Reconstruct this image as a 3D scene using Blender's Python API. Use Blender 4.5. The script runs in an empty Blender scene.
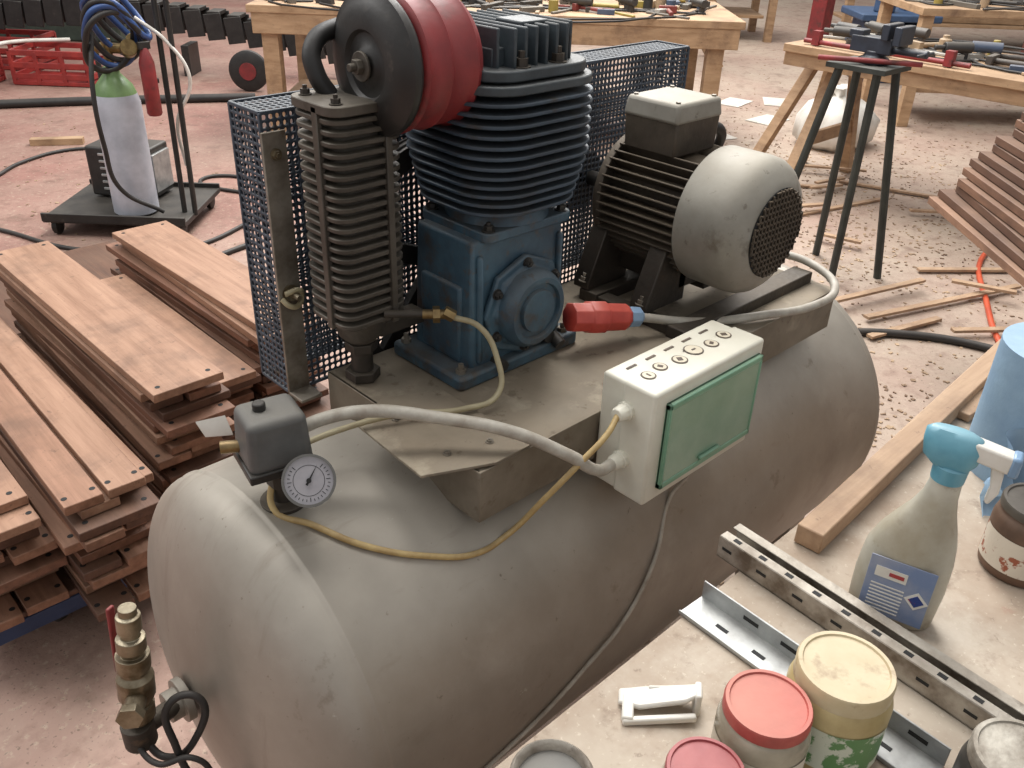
import bpy, bmesh, math, random
from mathutils import Vector, Matrix, Euler
random.seed(7)
S=bpy.context.scene
V=Vector
# ------------------------------------------------------------------ materials
MATS={}
def lin(c):
    return tuple(((x/255)/12.92 if x/255<=.04045 else ((x/255+.055)/1.055)**2.4) for x in c)
def M(name,c1,c2=None,rough=.6,metal=0,scale=12,bump=.15,dust=0,dustc=(170,158,140),stretch=(1,1,1),lo=.35,hi=.65,trans=0,spots=None,spotscale=25,detail=8,coat=0,alpha=1,bscale=None,slo=.62,shi=.72,extra=()):
    m=bpy.data.materials.new(name);m.use_nodes=True;n=m.node_tree.nodes;l=m.node_tree.links
    b=n['Principled BSDF'];c1=lin(c1);c2=lin(c2) if c2 else tuple(x*.75 for x in c1)
    tc=n.new('ShaderNodeTexCoord');mp=n.new('ShaderNodeMapping');mp.inputs['Scale'].default_value=stretch
    l.new(tc.outputs['Object'],mp.inputs['Vector'])
    no=n.new('ShaderNodeTexNoise');no.inputs['Scale'].default_value=scale;no.inputs['Detail'].default_value=detail;no.inputs['Roughness'].default_value=.62
    l.new(mp.outputs[0],no.inputs['Vector'])
    r=n.new('ShaderNodeValToRGB');r.color_ramp.elements[0].position=lo;r.color_ramp.elements[1].position=hi
    r.color_ramp.elements[0].color=(*c1,1);r.color_ramp.elements[1].color=(*c2,1)
    l.new(no.outputs['Fac'],r.inputs[0]);col=r.outputs[0]
    def mix(fac,a,bcol):
        x=n.new('ShaderNodeMix');x.data_type='RGBA'
        l.new(fac,x.inputs[0]);l.new(a,x.inputs[6]);x.inputs[7].default_value=(*bcol,1);return x.outputs[2]
    def spot(col,sc,sl,sh,cc,amt=1,st=None):
        n2=n.new('ShaderNodeTexNoise');n2.inputs['Scale'].default_value=sc;n2.inputs['Detail'].default_value=7;n2.inputs['Roughness'].default_value=.65
        if st:
            m2=n.new('ShaderNodeMapping');m2.inputs['Scale'].default_value=st;m2.inputs['Location'].default_value=(sc,sc*2,3);l.new(tc.outputs['Object'],m2.inputs[0]);l.new(m2.outputs[0],n2.inputs['Vector'])
        else: l.new(tc.outputs['Object'],n2.inputs['Vector'])
        r2=n.new('ShaderNodeMapRange');r2.inputs[1].default_value=sl;r2.inputs[2].default_value=sh;r2.inputs[4].default_value=amt
        l.new(n2.outputs['Fac'],r2.inputs[0]);return mix(r2.outputs[0],col,lin(cc))
    if spots: col=spot(col,spotscale,slo,shi,spots)
    rfac=None
    if dust>0:
        g=n.new('ShaderNodeNewGeometry');sx=n.new('ShaderNodeSeparateXYZ');l.new(g.outputs['Normal'],sx.inputs[0])
        mr=n.new('ShaderNodeMapRange');mr.inputs[1].default_value=.25;mr.inputs[2].default_value=1;mr.inputs[3].default_value=dust*.15;mr.inputs[4].default_value=dust
        l.new(sx.outputs['Z'],mr.inputs[0])
        n3=n.new('ShaderNodeTexNoise');n3.inputs['Scale'].default_value=9;n3.inputs['Detail'].default_value=9;l.new(tc.outputs['Object'],n3.inputs['Vector'])
        m3=n.new('ShaderNodeMapRange');m3.inputs[1].default_value=.3;m3.inputs[2].default_value=.65;m3.inputs[3].default_value=.45;l.new(n3.outputs['Fac'],m3.inputs[0])
        mu=n.new('ShaderNodeMath');mu.operation='MULTIPLY';l.new(mr.outputs[0],mu.inputs[0]);l.new(m3.outputs[0],mu.inputs[1])
        col=mix(mu.outputs[0],col,lin(dustc))
        rr=n.new('ShaderNodeMapRange');rr.inputs[3].default_value=rough;rr.inputs[4].default_value=min(.95,rough+.4);l.new(mu.outputs[0],rr.inputs[0]);l.new(rr.outputs[0],b.inputs['Roughness'])
    else: b.inputs['Roughness'].default_value=rough
    for ex in extra: col=spot(col,*ex)
    l.new(col,b.inputs['Base Color']);b.inputs['Metallic'].default_value=metal
    b.inputs['Transmission Weight'].default_value=trans;b.inputs['Coat Weight'].default_value=coat
    if bump:
        nb=n.new('ShaderNodeTexNoise');nb.inputs['Scale'].default_value=bscale or scale*6;nb.inputs['Detail'].default_value=5;l.new(mp.outputs[0],nb.inputs['Vector'])
        bp=n.new('ShaderNodeBump');bp.inputs['Strength'].default_value=bump;bp.inputs['Distance'].default_value=.004
        l.new(nb.outputs['Fac'],bp.inputs['Height']);l.new(bp.outputs[0],b.inputs['Normal'])
    MATS[name]=m;return m
tank=M('tank_paint',(156,148,137),(136,128,117),.40,.35,5,.05,.6,(188,180,166),bscale=70,
  extra=[(2.2,.45,.75,(122,112,99),.5),(6,.58,.74,(182,177,166),.35),(16,.64,.71,(110,96,80),.45),(3,.58,.70,(112,100,86),.4,(1.2,6,1.0)),(70,.66,.72,(94,80,66),.65),(28,.69,.74,(200,195,184),.55)])
platm=M('platform_paint',(134,125,110),(98,88,74),.6,.15,7,.15,.55,(156,140,118),spots=(88,70,52),spotscale=12,extra=[(30,.6,.68,(90,74,56),.6),(10,.58,.7,(182,170,148),.5)])
blue=M('blue_paint',(64,94,110),(40,62,78),.42,.08,12,.25,.5,(116,112,104),spots=(64,52,42),spotscale=16,slo=.53,shi=.68,extra=[(50,.58,.66,(82,70,58),.6),(7,.55,.72,(56,58,58),.55)])
bluefin=M('blue_fin_paint',(56,74,90),(36,48,60),.42,.15,10,.2,.4,(114,110,102),spots=(48,43,38),spotscale=16,slo=.54,shi=.68)
headm=M('head_dull_blue_grey',(68,78,84),(44,52,58),.45,.25,12,.25,.5,(120,114,104),spots=(56,48,42),spotscale=18)
cageb=M('guard_blue_grey_paint',(62,74,88),(40,50,62),.55,.15,12,.05,.45,(140,136,128),spots=(60,52,44))
iron=M('dirty_cast_iron',(64,57,50),(40,36,32),.5,.35,14,.3,.45,(124,112,96),spots=(88,70,52))
finiron=M('dusty_grey_fins',(86,79,71),(56,51,45),.5,.35,10,.3,.45,(134,124,108),spots=(54,46,38),spotscale=14)
blackm=M('black_enamel',(40,39,38),(24,24,24),.4,.15,16,.1,.45,(112,104,94),extra=[(30,.6,.7,(84,76,68),.4)])
redm=M('red_enamel',(144,44,46),(104,34,36),.45,.05,9,.15,.5,(138,90,82),spots=(74,42,38),spotscale=14,slo=.54,shi=.7)
grey=M('motor_grey',(148,144,134),(122,117,107),.48,.2,8,.12,.6,(168,159,142),spots=(98,89,77),spotscale=14,extra=[(60,.62,.7,(92,80,66),.6)])
greydk=M('motor_fin_grey',(82,74,64),(54,48,42),.5,.3,12,.3,.6,(134,117,95))
steel=M('worn_steel',(154,148,137),(106,96,84),.44,.55,20,.15,.3,(150,138,120),spots=(100,76,56))
galv=M('galvanised_steel',(186,188,186),(146,148,148),.36,.65,18,.08,.2)
galvd=M('dirty_galvanised',(172,164,152),(98,84,70),.45,.5,22,.25,.4,(196,188,174),spots=(80,62,48))
brass=M('brass',(160,136,90),(112,90,58),.4,.85,25,.15,.2)
nickel=M('tarnished_nickel_brass',(164,154,132),(104,90,68),.36,.85,22,.15,.2)
cream=M('cream_plastic',(218,215,200),(204,199,182),.42,0,9,.03,.3,(196,184,160))
creamlid=M('cream_plastic_lid',(214,206,186),(196,186,164),.5,0,14,.03,.4,(196,180,152))
green=M('green_window_plastic',(160,188,164),(120,160,134),.25,0,5,.02,.3,(186,186,164),coat=.3,trans=.2)
green2=M('green_window_frame_plastic',(116,162,134),(98,144,118),.3,0,6,.02,.3,(180,180,156))
cableg=M('grey_cable',(180,175,163),(146,137,124),.5,0,30,.03,.3)
cabley=M('yellowed_cable',(192,166,112),(154,126,78),.5,0,30,.03,.15)
hoseb=M('beige_hose',(176,165,132),(146,133,102),.45,0,20,.03,.1)
rubber=M('black_rubber',(34,33,32),(20,20,20),.5,0,20,.08,.35,(110,100,90))
swgrey=M('switch_grey_plastic',(90,91,90),(68,69,69),.5,0,14,.08,.55,(138,130,116))
white=M('white_plastic',(222,218,210),(196,190,178),.42,0,10,.04,.2)
gfacem=M('gauge_face',(168,164,165),(136,132,136),.2,0,9,0,coat=.6)
dark=M('hole_shade_and_print',(24,22,20),(14,13,12),.7,0,10,.1)  # near-black paint for the shade inside holes, also the gauge print
plugred=M('red_plug_plastic',(194,68,56),(166,48,42),.4,0,20,.04,.35,(190,136,116))
lblue=M('light_blue_plastic',(130,154,178),(104,132,160),.4,0,10,.03)
def wood(name,a,b,dust=.1,st=(40,3,40),rough=.6):
    return M(name,a,b,rough,0,1.0,.25,dust,(172,146,120),stretch=st,lo=.3,hi=.7,bscale=3,spots=(76,50,38),spotscale=5,slo=.5,shi=.82,extra=[(60,.62,.7,(70,48,36),.5)])
teaks=[wood('teak_a',(134,92,72),(98,66,48)),wood('teak_b',(152,111,88),(112,77,56)),wood('teak_c',(102,69,52),(72,47,35)),wood('teak_d',(163,126,102),(126,90,68))]
teakx=[wood('teak_x_a',(128,93,72),(94,67,50),.2,(8,8,40)),wood('teak_x_b',(150,114,90),(110,79,60),.2,(8,8,40)),wood('teak_x_c',(102,72,55),(75,51,38),.2,(8,8,40))]
pine=wood('pine',(182,150,116),(144,113,82),.3,(6,6,30))
plankm=wood('plank_beech',(182,152,122),(148,117,90),.25,(3,40,40))
benchm=M('bench_top_dusty',(172,158,141),(140,119,100),.8,0,7,.3,.2,(190,178,160),spots=(142,98,82),spotscale=7,extra=[(22,.58,.7,(112,92,76),.6),(80,.62,.7,(102,80,64),.7),(4,.55,.7,(198,188,173),.6),(160,.6,.68,(204,192,172),.5)])
# ------------------------------------------------------------------ mesh builder
def E(name,loc=(0,0,0)):
    e=bpy.data.objects.new(name,None);e.location=loc;e.empty_display_size=.05;S.collection.objects.link(e);return e
def par(o,p):
    if p is not None:
        o.parent=p;o.matrix_parent_inverse=Matrix.Translation(-p.location)
def basis(ax):
    ax=V(ax).normalized();t=V((0,0,1)) if abs(ax.z)<.9 else V((1,0,0))
    a=ax.cross(t).normalized();b=ax.cross(a).normalized();return ax,a,b
class MB:
    def __init__(s,mat=None): s.v=[];s.f=[];s.m=mat
    def add(s,vs,fs):
        o=len(s.v);vs=[V(x) for x in vs]
        if s.m: vs=[s.m@x for x in vs]
        s.v+=vs;s.f+=[[i+o for i in f] for f in fs]
    def box(s,c,sz,rot=None,top=None):
        c=V(c);h=V(sz)/2;tx,ty=(top or (1,1))
        vs=[V((x*h.x*(tx if z>0 else 1),y*h.y*(ty if z>0 else 1),z*h.z)) for z in(-1,1) for y in(-1,1) for x in(-1,1)]
        if rot is not None:
            R=rot if isinstance(rot,Matrix) else Euler([math.radians(a) for a in rot]).to_matrix()
            vs=[R@x for x in vs]
        s.add([c+x for x in vs],[[0,2,3,1],[4,5,7,6],[0,1,5,4],[2,6,7,3],[0,4,6,2],[1,3,7,5]]);return s
    def prism(s,pts,vec):
        n=len(pts);pts=[V(p) for p in pts];vec=V(vec)
        s.add(pts+[p+vec for p in pts],[list(range(n))[::-1],list(range(n,2*n))]+[[i,(i+1)%n,n+(i+1)%n,n+i] for i in range(n)]);return s
    def lathe(s,prof,o,ax,n=40):
        ax,a,b=basis(ax);o=V(o);vs=[];fs=[]
        for t,r in prof:
            for i in range(n):
                th=2*math.pi*i/n
                vs.append(o+ax*t+(a*math.cos(th)+b*math.sin(th))*max(r,1e-5))
        for j in range(len(prof)-1):
            for i in range(n):
                fs.append([j*n+i,j*n+(i+1)%n,(j+1)*n+(i+1)%n,(j+1)*n+i])
        fs.append(list(range(n))[::-1]);k=(len(prof)-1)*n;fs.append([k+i for i in range(n)])
        s.add(vs,fs);return s
    def cyl(s,p0,p1,r,r2=None,n=24):
        p0=V(p0);p1=V(p1);L=(p1-p0).length
        return s.lathe([(0,r),(L,r if r2 is None else r2)],p0,p1-p0,n)
    def rrect(s,c,hx,hy,th,cr,k=5):
        pts=[]
        for q,(sx,sy) in enumerate([(1,1),(-1,1),(-1,-1),(1,-1)]):
            for i in range(k+1):
                an=math.radians(90*q+90*i/k)
                pts.append((c[0]+sx*(hx-cr)+cr*math.cos(an),c[1]+sy*(hy-cr)+cr*math.sin(an),c[2]))
        return s.prism(pts,(0,0,th))
    def done(s,name,mat,p=None,bev=0,ang=35,seg=2):
        me=bpy.data.meshes.new(name);me.from_pydata([tuple(x) for x in s.v],[],s.f)
        bm=bmesh.new();bm.from_mesh(me);bmesh.ops.recalc_face_normals(bm,faces=bm.faces);bm.to_mesh(me);bm.free()
        for q in me.polygons:q.use_smooth=True
        me.set_sharp_from_angle(angle=math.radians(ang))
        o=bpy.data.objects.new(name,me);S.collection.objects.link(o);me.materials.append(mat)
        if bev:
            b=o.modifiers.new('b','BEVEL');b.width=bev;b.segments=seg;b.limit_method='ANGLE';b.angle_limit=math.radians(40)
            b.harden_normals=False
        par(o,p);return o
def tube(name,pts,r,mat,p=None,cyclic=False):
    c=bpy.data.curves.new(name,'CURVE');c.dimensions='3D';c.bevel_depth=r;c.bevel_resolution=4;c.resolution_u=10;c.use_fill_caps=True
    sp=c.splines.new('BEZIER');sp.bezier_points.add(len(pts)-1);sp.use_cyclic_u=cyclic
    for b,q in zip(sp.bezier_points,pts):
        b.co=q;b.handle_left_type=b.handle_right_type='AUTO'
    o=bpy.data.objects.new(name,c);S.collection.objects.link(o);c.materials.append(mat);par(o,p);return o
def hexbolt(mb,p,ax,r=.007,h=.006,st=.006):
    ax=V(ax).normalized();p=V(p)
    mb.lathe([(0,r*1.4),(.0015,r*1.4)],p,ax,16);mb.lathe([(.0015,r),(.0015+h,r)],p,ax,6)
    if st: mb.lathe([(h,r*.5),(h+st,r*.5)],p,ax,10)
# ------------------------------------------------------------------ camera
phi=math.radians(45.37);pit=math.radians(30.033);roll=math.radians(2.0758)
fh=V((math.cos(phi),math.sin(phi),0));rr=V((math.sin(phi),-math.cos(phi),0));zz=V((0,0,1))
fw=fh*math.cos(pit)-zz*math.sin(pit);up=fh*math.sin(pit)+zz*math.cos(pit)
R_=rr*math.cos(roll)+up*math.sin(roll);U_=-rr*math.sin(roll)+up*math.cos(roll)
cd=bpy.data.cameras.new('camera');cd.sensor_width=36;cd.lens=879.8/1024*36;cd.clip_start=.02
co=bpy.data.objects.new('camera',cd);S.collection.objects.link(co)
mm=Matrix.Identity(4)
for i,c in enumerate((R_,U_,-fw)):
    for j in range(3): mm[j][i]=c[j]
mm.translation=V((0,-.8718,1.5204));co.matrix_world=mm;S.camera=co
# ------------------------------------------------------------------ floor (with loose shavings on it)
fm=bpy.data.materials.new('dusty_red_concrete');fm.use_nodes=True;n=fm.node_tree.nodes;l=fm.node_tree.links;b=n['Principled BSDF']
tc=n.new('ShaderNodeTexCoord')
def noise(sc,det=8,ro=.6):
    x=n.new('ShaderNodeTexNoise');x.inputs['Scale'].default_value=sc;x.inputs['Detail'].default_value=det;x.inputs['Roughness'].default_value=ro;l.new(tc.outputs['Object'],x.inputs['Vector']);return x.outputs['Fac']
def mr(s,a,bb,c=0,d=1):
    x=n.new('ShaderNodeMapRange');x.inputs[1].default_value=a;x.inputs[2].default_value=bb;x.inputs[3].default_value=c;x.inputs[4].default_value=d;l.new(s,x.inputs[0]);return x.outputs[0]
def mx(f,a,c):
    x=n.new('ShaderNodeMix');x.data_type='RGBA';l.new(f,x.inputs[0])
    if isinstance(a,tuple): x.inputs[6].default_value=(*lin(a),1)
    else: l.new(a,x.inputs[6])
    x.inputs[7].default_value=(*lin(c),1);return x.outputs[2]
sp=n.new('ShaderNodeSeparateXYZ');l.new(tc.outputs['Object'],sp.inputs[0])
df=n.new('ShaderNodeMath');df.operation='SUBTRACT';l.new(sp.outputs['X'],df.inputs[0]);l.new(sp.outputs['Y'],df.inputs[1])
g1=mr(df.outputs[0],-2.2,2.4,.10,.74)
ad=n.new('ShaderNodeMath');ad.operation='ADD';l.new(g1,ad.inputs[0]);l.new(mr(noise(1.1),.35,.65,-.18,.32),ad.inputs[1]);ad.use_clamp=True
c=mx(mr(noise(3),.35,.7),(150,110,98),(128,90,79))
c=mx(ad.outputs[0],c,(168,151,134))
c=mx(mr(noise(14),.52,.72,0,.6),c,(112,83,70))
c=mx(mr(noise(45,4),.58,.7,0,.7),c,(186,168,146))
c=mx(mr(noise(5,10),.55,.75,0,.7),c,(100,77,64))
c=mx(mr(noise(90,3),.60,.7,0,.7),c,(84,64,52))
c=mx(mr(noise(2,6),.6,.8,0,.6),c,(192,174,154))
l.new(c,b.inputs['Base Color']);b.inputs['Roughness'].default_value=.7
bp=n.new('ShaderNodeBump');bp.inputs['Strength'].default_value=.25;bp.inputs['Distance'].default_value=.01;l.new(noise(40),bp.inputs['Height']);l.new(bp.outputs[0],b.inputs['Normal'])
mb=MB().box((8,8,-.05),(44,44,.1));nslab=len(mb.f);rnd=random.Random(9)
for i in range(5600):
    x=rnd.uniform(1.9,9);y=rnd.uniform(-.6,5.5)
    q=rnd.random()
    if q<.3: x,y=rnd.gauss(3.8,.9),rnd.gauss(1.0,.7)
    elif q<.5: x,y=rnd.gauss(2.2,.5),rnd.gauss(-.1,.25)
    elif q<.8: x,y=rnd.gauss(5.2,1.0),rnd.gauss(1.6,1.0)
    elif q<.88: x,y=rnd.uniform(-.3,2),rnd.uniform(2,7)
    s_=rnd.uniform(.004,.018);mb.box((x,y,.002),(s_,s_*rnd.uniform(.3,.9),.003),(rnd.uniform(-10,10),rnd.uniform(-10,10),rnd.uniform(0,180)))
fo=mb.done('floor',fm);fo.data.materials.append(M('shaving',(184,158,128),(98,74,56),.8,scale=3))
for q in fo.data.polygons:
    if q.index>=nslab:q.material_index=1
# ------------------------------------------------------------------ air compressor
AC=E('air_compressor',(1,0,.52))
Rk=.3;x1,x2,e=.385,1.636,.105
prof=[]
for i in range(0,25):
    a=math.pi/2*i/24;prof.append((x1-e*math.cos(a),Rk*math.sin(a)))
prof+=[(x1+.003,Rk),(x1+.006,Rk+.002),(x1+.009,Rk+.002),(x1+.012,Rk)]
for i in range(1,12): prof.append((x1+.014+(x2-x1-.03)*i/12,Rk))
prof+=[(x2-.012,Rk),(x2-.009,Rk+.002),(x2-.006,Rk+.002),(x2-.003,Rk)]
for i in range(0,25):
    a=math.pi/2*i/24;prof.append((x2+e*math.sin(a),Rk*math.cos(a)))
MB().lathe([(t,r) for t,r in prof],(0,0,.52),(1,0,0),128).done('tank_shell',tank,AC,ang=60)
mb=MB()
for fx in (.55,1.46):
    for sy in (-1,1):
        mb.prism([(fx-.03,sy*.21,.0),(fx-.03,sy*.25,.0),(fx-.03,sy*.26,.42),(fx-.03,sy*.13,.27)],(.06,0,0))
    mb.box((fx,0,.012),(.09,.54,.012))
mb.done('feet',tank,AC,.002)
mb=MB()
mb.lathe([(0,.032),(.012,.032),(.012,.022),(.03,.022)],(x1-e-.004,.03,.515),(-1,0,0),24);mb.done('outlet_boss',tank,AC,.001)
# platform
mb=MB()
mb.box((1.06,-.03,.862),(.90,.34,.006)).box((1.06,-.2,.825),(.90,.005,.08)).box((1.06,.14,.825),(.90,.005,.08)).box((.612,-.03,.825),(.005,.34,.08))
mb.box((1.06,-.19,.79),(.86,.02,.006))
mb.done('platform',platm,AC,.001)
mb=MB();mb.prism([(.545,-.165,.868),(.635,-.205,.868),(.70,-.205,.868),(.70,-.02,.868),(.62,.02,.868),(.553,-.02,.868)],(0,0,.004));mb.done('end_plate',platm,AC,.0006)
mb=MB()
for p in [(.60,-.15),(.66,-.165),(.60,-.04)]: hexbolt(mb,(*p,.872),(0,0,1),.004,.003,.003)
for p in [(.735,-.02),(.95,-.02),(.735,.11),(.95,.11)]: hexbolt(mb,(*p,.885),(0,0,1),.008,.007,.01)
mb.done('base_bolts',steel,AC)
mb=MB();mb.box((1.30,-.135,.875),(.40,.04,.022)).box((1.30,.06,.875),(.40,.04,.022)).box((1.12,-.04,.873),(.03,.2,.016))
mb.done('motor_rails',iron,AC,.002)
# crankcase
mb=MB();mb.rrect((.845,.045,.865),.125,.082,.022,.008).box((.848,.045,.98),(.19,.13,.20),top=(.95,.95))
mb.box((.755,.045,.95),(.012,.09,.12)).box((.94,.05,.95),(.014,.10,.13))
mb.box((.77,-.02,.975),(.010,.012,.17)).box((.93,-.02,.975),(.010,.012,.17))
mb.done('crankcase',blue,AC,.006,seg=3)
mb=MB()
mb.lathe([(0,.08),(.010,.08),(.010,.066),(.016,.064),(.016,.056)],(.853,-.02,.965),(0,-1,0),8)
mb.done('bearing_cover_flange',blue,AC,.003)
mb=MB();mb.lathe([(0,.060),(.014,.060),(.022,.056),(.026,.052),(.026,.044),(.020,.042),(.020,.034),(.026,.032),(.028,.0)],(.853,-.034,.965),(0,-1,0),48);mb.done('bearing_cap',blue,AC)
mb=MB();
for i in range(6):
    a=math.radians(30+60*i);hexbolt(mb,(.853+.068*math.cos(a),-.03,.965+.068*math.sin(a)),(0,-1,0),.006,.006,.004)
mb.cyl((.80,-.02,.885),(.80,-.045,.885),.009,n=6)
mb.done('cover_bolts',blackm,AC)
mb=MB();mb.cyl((.915,-.03,.895),(.915,-.05,.885),.010);mb.cyl((.90,-.02,.90),(.90,-.04,.90),.011);mb.done('oil_plugs',blackm,AC,.001)
mb=MB();mb.rrect((.860,.045,1.078),.086,.075,.014,.012);mb.lathe([(0,.078),(.022,.07)],(.860,.045,1.09),(0,0,1),40);mb.done('cylinder_flange',blue,AC,.002)
mb=MB()
for sx in(-1,1):
    for sy in(-1,1): hexbolt(mb,(.860+sx*.073,.045+sy*.062,1.092),(0,0,1),.007,.007,.006)
mb.done('flange_nuts',blackm,AC)
# fins
CX=.864
mb=MB();N=12
for i in range(N):
    z=1.115+i*.0136;h=.100+.013*min(1,i/5);mb.rrect((CX,.05,z),h*1.02,h*.98,.0048,.070,8)
mb.cyl((CX,.05,1.09),(CX,.05,1.28),.076,n=40)
mb.done('cylinder_fins',bluefin,AC,.0012,seg=1)
mb=MB()
mb.rrect((CX,.05,1.278),.110,.106,.012,.06,8);mb.rrect((CX,.05,1.293),.100,.096,.014,.05,8)
for i in range(8):
    xx=CX-.066+i*.019;L=.085 if i in(0,7) else .10
    mb.box((xx,.05,1.330),(.005,L*1.6,.050))
mb.box((CX,.05,1.318),(.14,.12,.024));mb.box((CX+.01,.02,1.335),(.05,.05,.045))
mb.done('cylinder_head',headm,AC,.002)
mb=MB()
for i in range(8):
    a=math.radians(22+45*i);hexbolt(mb,(CX+.088*math.cos(a),.05+.084*math.sin(a),1.307),(0,0,1),.009,.010,.010)
mb.done('head_bolts',iron,AC)
# second stage finned cylinder
ix,iy=.640,.092
mb=MB();N=21
for i in range(N):
    z=.975+i*.0138;mb.rrect((ix,iy,z),.054,.050,.0062,.022,6)
mb.rrect((ix,iy,.965),.040,.037,.305,.015)
mb.box((ix-.053,iy-.012,1.12),(.008,.012,.30)).box((ix+.026,iy-.049,1.12),(.010,.008,.30))
mb.rrect((ix,iy,1.262),.057,.053,.012,.022,6)
mb.lathe([(0,.02),(.012,.032),(.045,.042)],(ix,iy,.93),(0,0,1),24)
mb.done('second_stage_finned_cylinder',finiron,AC,.001,seg=1)
mb=MB()
for sx in(-1,1):
    for sy in(-1,1): hexbolt(mb,(ix+sx*.038,iy+sy*.034,1.274),(0,0,1),.006,.006,.006)
mb.done('cylinder_cap_bolts',iron,AC)
mb=MB();mb.cyl((ix,iy,.866),(ix,iy,.945),.016).cyl((ix,iy,.868),(ix,iy,.882),.026,n=6).cyl((ix,iy,.915),(ix,iy,.928),.024,n=6)
mb.box((.70,.085,.945),(.08,.03,.02));mb.done('discharge_pipe',iron,AC,.001)
tube('crossover_pipe',[(ix-.006,.12,1.27),(.622,.128,1.295),(.626,.140,1.325),(.67,.148,1.345),(.76,.14,1.338),(.82,.11,1.32)],.012,rubber,AC)
mb=MB();mb.cyl((.69,.01,.985),(.715,-.012,.985),.007,n=12).cyl((.70,0,.985),(.708,-.006,.985),.012,n=6).cyl((.712,-.01,.99),(.722,-.02,.982),.009,n=6);mb.done('brass_fitting',brass,AC)
mb=MB();mb.cyl((.650,.045,.985),(.69,.01,.985),.006,n=12);mb.done('fitting_pipe',iron,AC)
tube('signal_hose',[(.72,-.018,.982),(.742,-.050,.972),(.752,-.078,.93),(.735,-.10,.888),(.68,-.09,.880),(.60,-.05,.885),(.52,-.02,.878),(.46,-.01,.872)],.0042,hoseb,AC)
# air filter
fy,fz=.062,1.313;fx0=.650
mb=MB();mb.lathe([(0,.0),(.0,.02),(.004,.024),(.004,.038),(-.001,.042),(-.001,.060),(.005,.074),(.009,.080),(.011,.086),(.017,.088),(.022,.086),(.028,.080),(.03,.07)],(fx0,fy,fz),(1,0,0),64);mb.done('air_filter_cover',blackm,AC,ang=50)
mb=MB();mb.lathe([(0,.072),(.002,.083),(.006,.086),(.010,.083),(.038,.083),(.041,.086),(.045,.083),(.076,.083),(.082,.087),(.088,.084),(.098,.076),(.103,.05),(.103,0)],(fx0+.028,fy,fz),(1,0,0),64);mb.done('air_filter_canister',redm,AC,ang=50)
mb=MB();mb.cyl((.77,fy,fz+.0),(.83,fy,fz),.030);mb.lathe([(0,.018),(.004,.018)],(fx0-.004,fy,fz),(-1,0,0),24);mb.lathe([(0,.010),(.012,.010)],(fx0-.004,fy,fz),(-1,0,0),6);mb.cyl((fx0,fy,fz),(fx0-.024,fy,fz),.005,n=12);mb.done('filter_stud_and_neck',finiron,AC,.001)
# flywheel
FW=(.845,.166,.980)
mb=MB()
ax,a_,b_=basis((0,1,0))
ring=[(0,.172),(0,.203),(.004,.205),(.008,.196),(.012,.205),(.018,.205),(.022,.196),(.026,.205),(.03,.203),(.03,.172)]
n0=72;vs=[];fs=[]
for t,r in ring:
    for i in range(n0):
        th=2*math.pi*i/n0;vs.append(V(FW)+V((0,t-.015,0))+(a_*math.cos(th)+b_*math.sin(th))*r)
k=len(ring)
for j in range(k):
    for i in range(n0): fs.append([j*n0+i,j*n0+(i+1)%n0,((j+1)%k)*n0+(i+1)%n0,((j+1)%k)*n0+i])
mb.add(vs,fs);mb.cyl((FW[0],.10,FW[2]),(FW[0],.18,FW[2]),.035)
for i in range(5):
    a=math.radians(72*i+15);d=V((math.cos(a),0,math.sin(a)))
    mb.box(V(FW)+d*.105,(.15,.014,.03),Matrix.Rotation(-a,3,'Y'))
mb.done('flywheel',blackm,AC,.001)
# belt guard
def perf(name,o,u,v,nu,nv,mat,fr=.24):
    o,u,v=V(o),V(u),V(v);mb=MB();du=u/nu;dv=v/nv;vs=[];fs=[]
    for j in range(nv+1):
        for i in range(nu+1): vs.append(o+du*i+dv*j)
    W=nu+1
    for j in range(nv):
        for i in range(nu):
            k=len(vs);c=o+du*(i+.5)+dv*(j+.5)
            q=.5-fr*.62
            octo=[(-q,-q*.45),(-q*.45,-q),(q*.45,-q),(q,-q*.45),(q,q*.45),(q*.45,q),(-q*.45,q),(-q,q*.45)]
            vs+= [c+du*a+dv*b for a,b in octo]
            A,B,C,D=j*W+i,j*W+i+1,(j+1)*W+i+1,(j+1)*W+i
            fs+=[[A,B,k+2,k+1],[B,C,k+4,k+3],[C,D,k+6,k+5],[D,A,k,k+7],[A,k+1,k],[B,k+3,k+2],[C,k+5,k+4],[D,k+7,k+6]]
    mb.add(vs,fs);o2=mb.done(name,mat,AC)
    so=o2.modifiers.new('s','SOLIDIFY');so.thickness=.0015
cx0,cx1,cy0,cy1,cz0,cz1=.570,1.495,.19,.268,.825,1.243
p=.0105
nu,nz,nd=int((cx1-cx0)/p),int((cz1-cz0)/p),int((cy1-cy0)/p)
perf('guard_front',(cx0,cy0,cz0),(cx1-cx0,0,0),(0,0,cz1-cz0),nu,nz,cageb)
perf('guard_back',(cx0,cy1,cz0),(cx1-cx0,0,0),(0,0,cz1-cz0),nu,nz,cageb)
perf('guard_top',(cx0,cy0,cz1),(cx1-cx0,0,0),(0,cy1-cy0,0),nu,nd,cageb)
perf('guard_end_left',(cx0,cy0,cz0),(0,cy1-cy0,0),(0,0,cz1-cz0),nd,nz,cageb)
perf('guard_end_right',(cx1,cy0,cz0),(0,cy1-cy0,0),(0,0,cz1-cz0),nd,nz,cageb)
mb=MB()
for x in(cx0,cx1):
    for y in(cy0,cy1): mb.box((x,y,(cz0+cz1)/2),(.005,.005,cz1-cz0))
for y in(cy0,cy1):
    for z in(cz0,cz1): mb.box(((cx0+cx1)/2,y,z),(cx1-cx0,.005,.005))
for x in(cx0,cx1):
    for z in(cz0,cz1): mb.box((x,(cy0+cy1)/2,z),(.005,cy1-cy0,.005))
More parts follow.
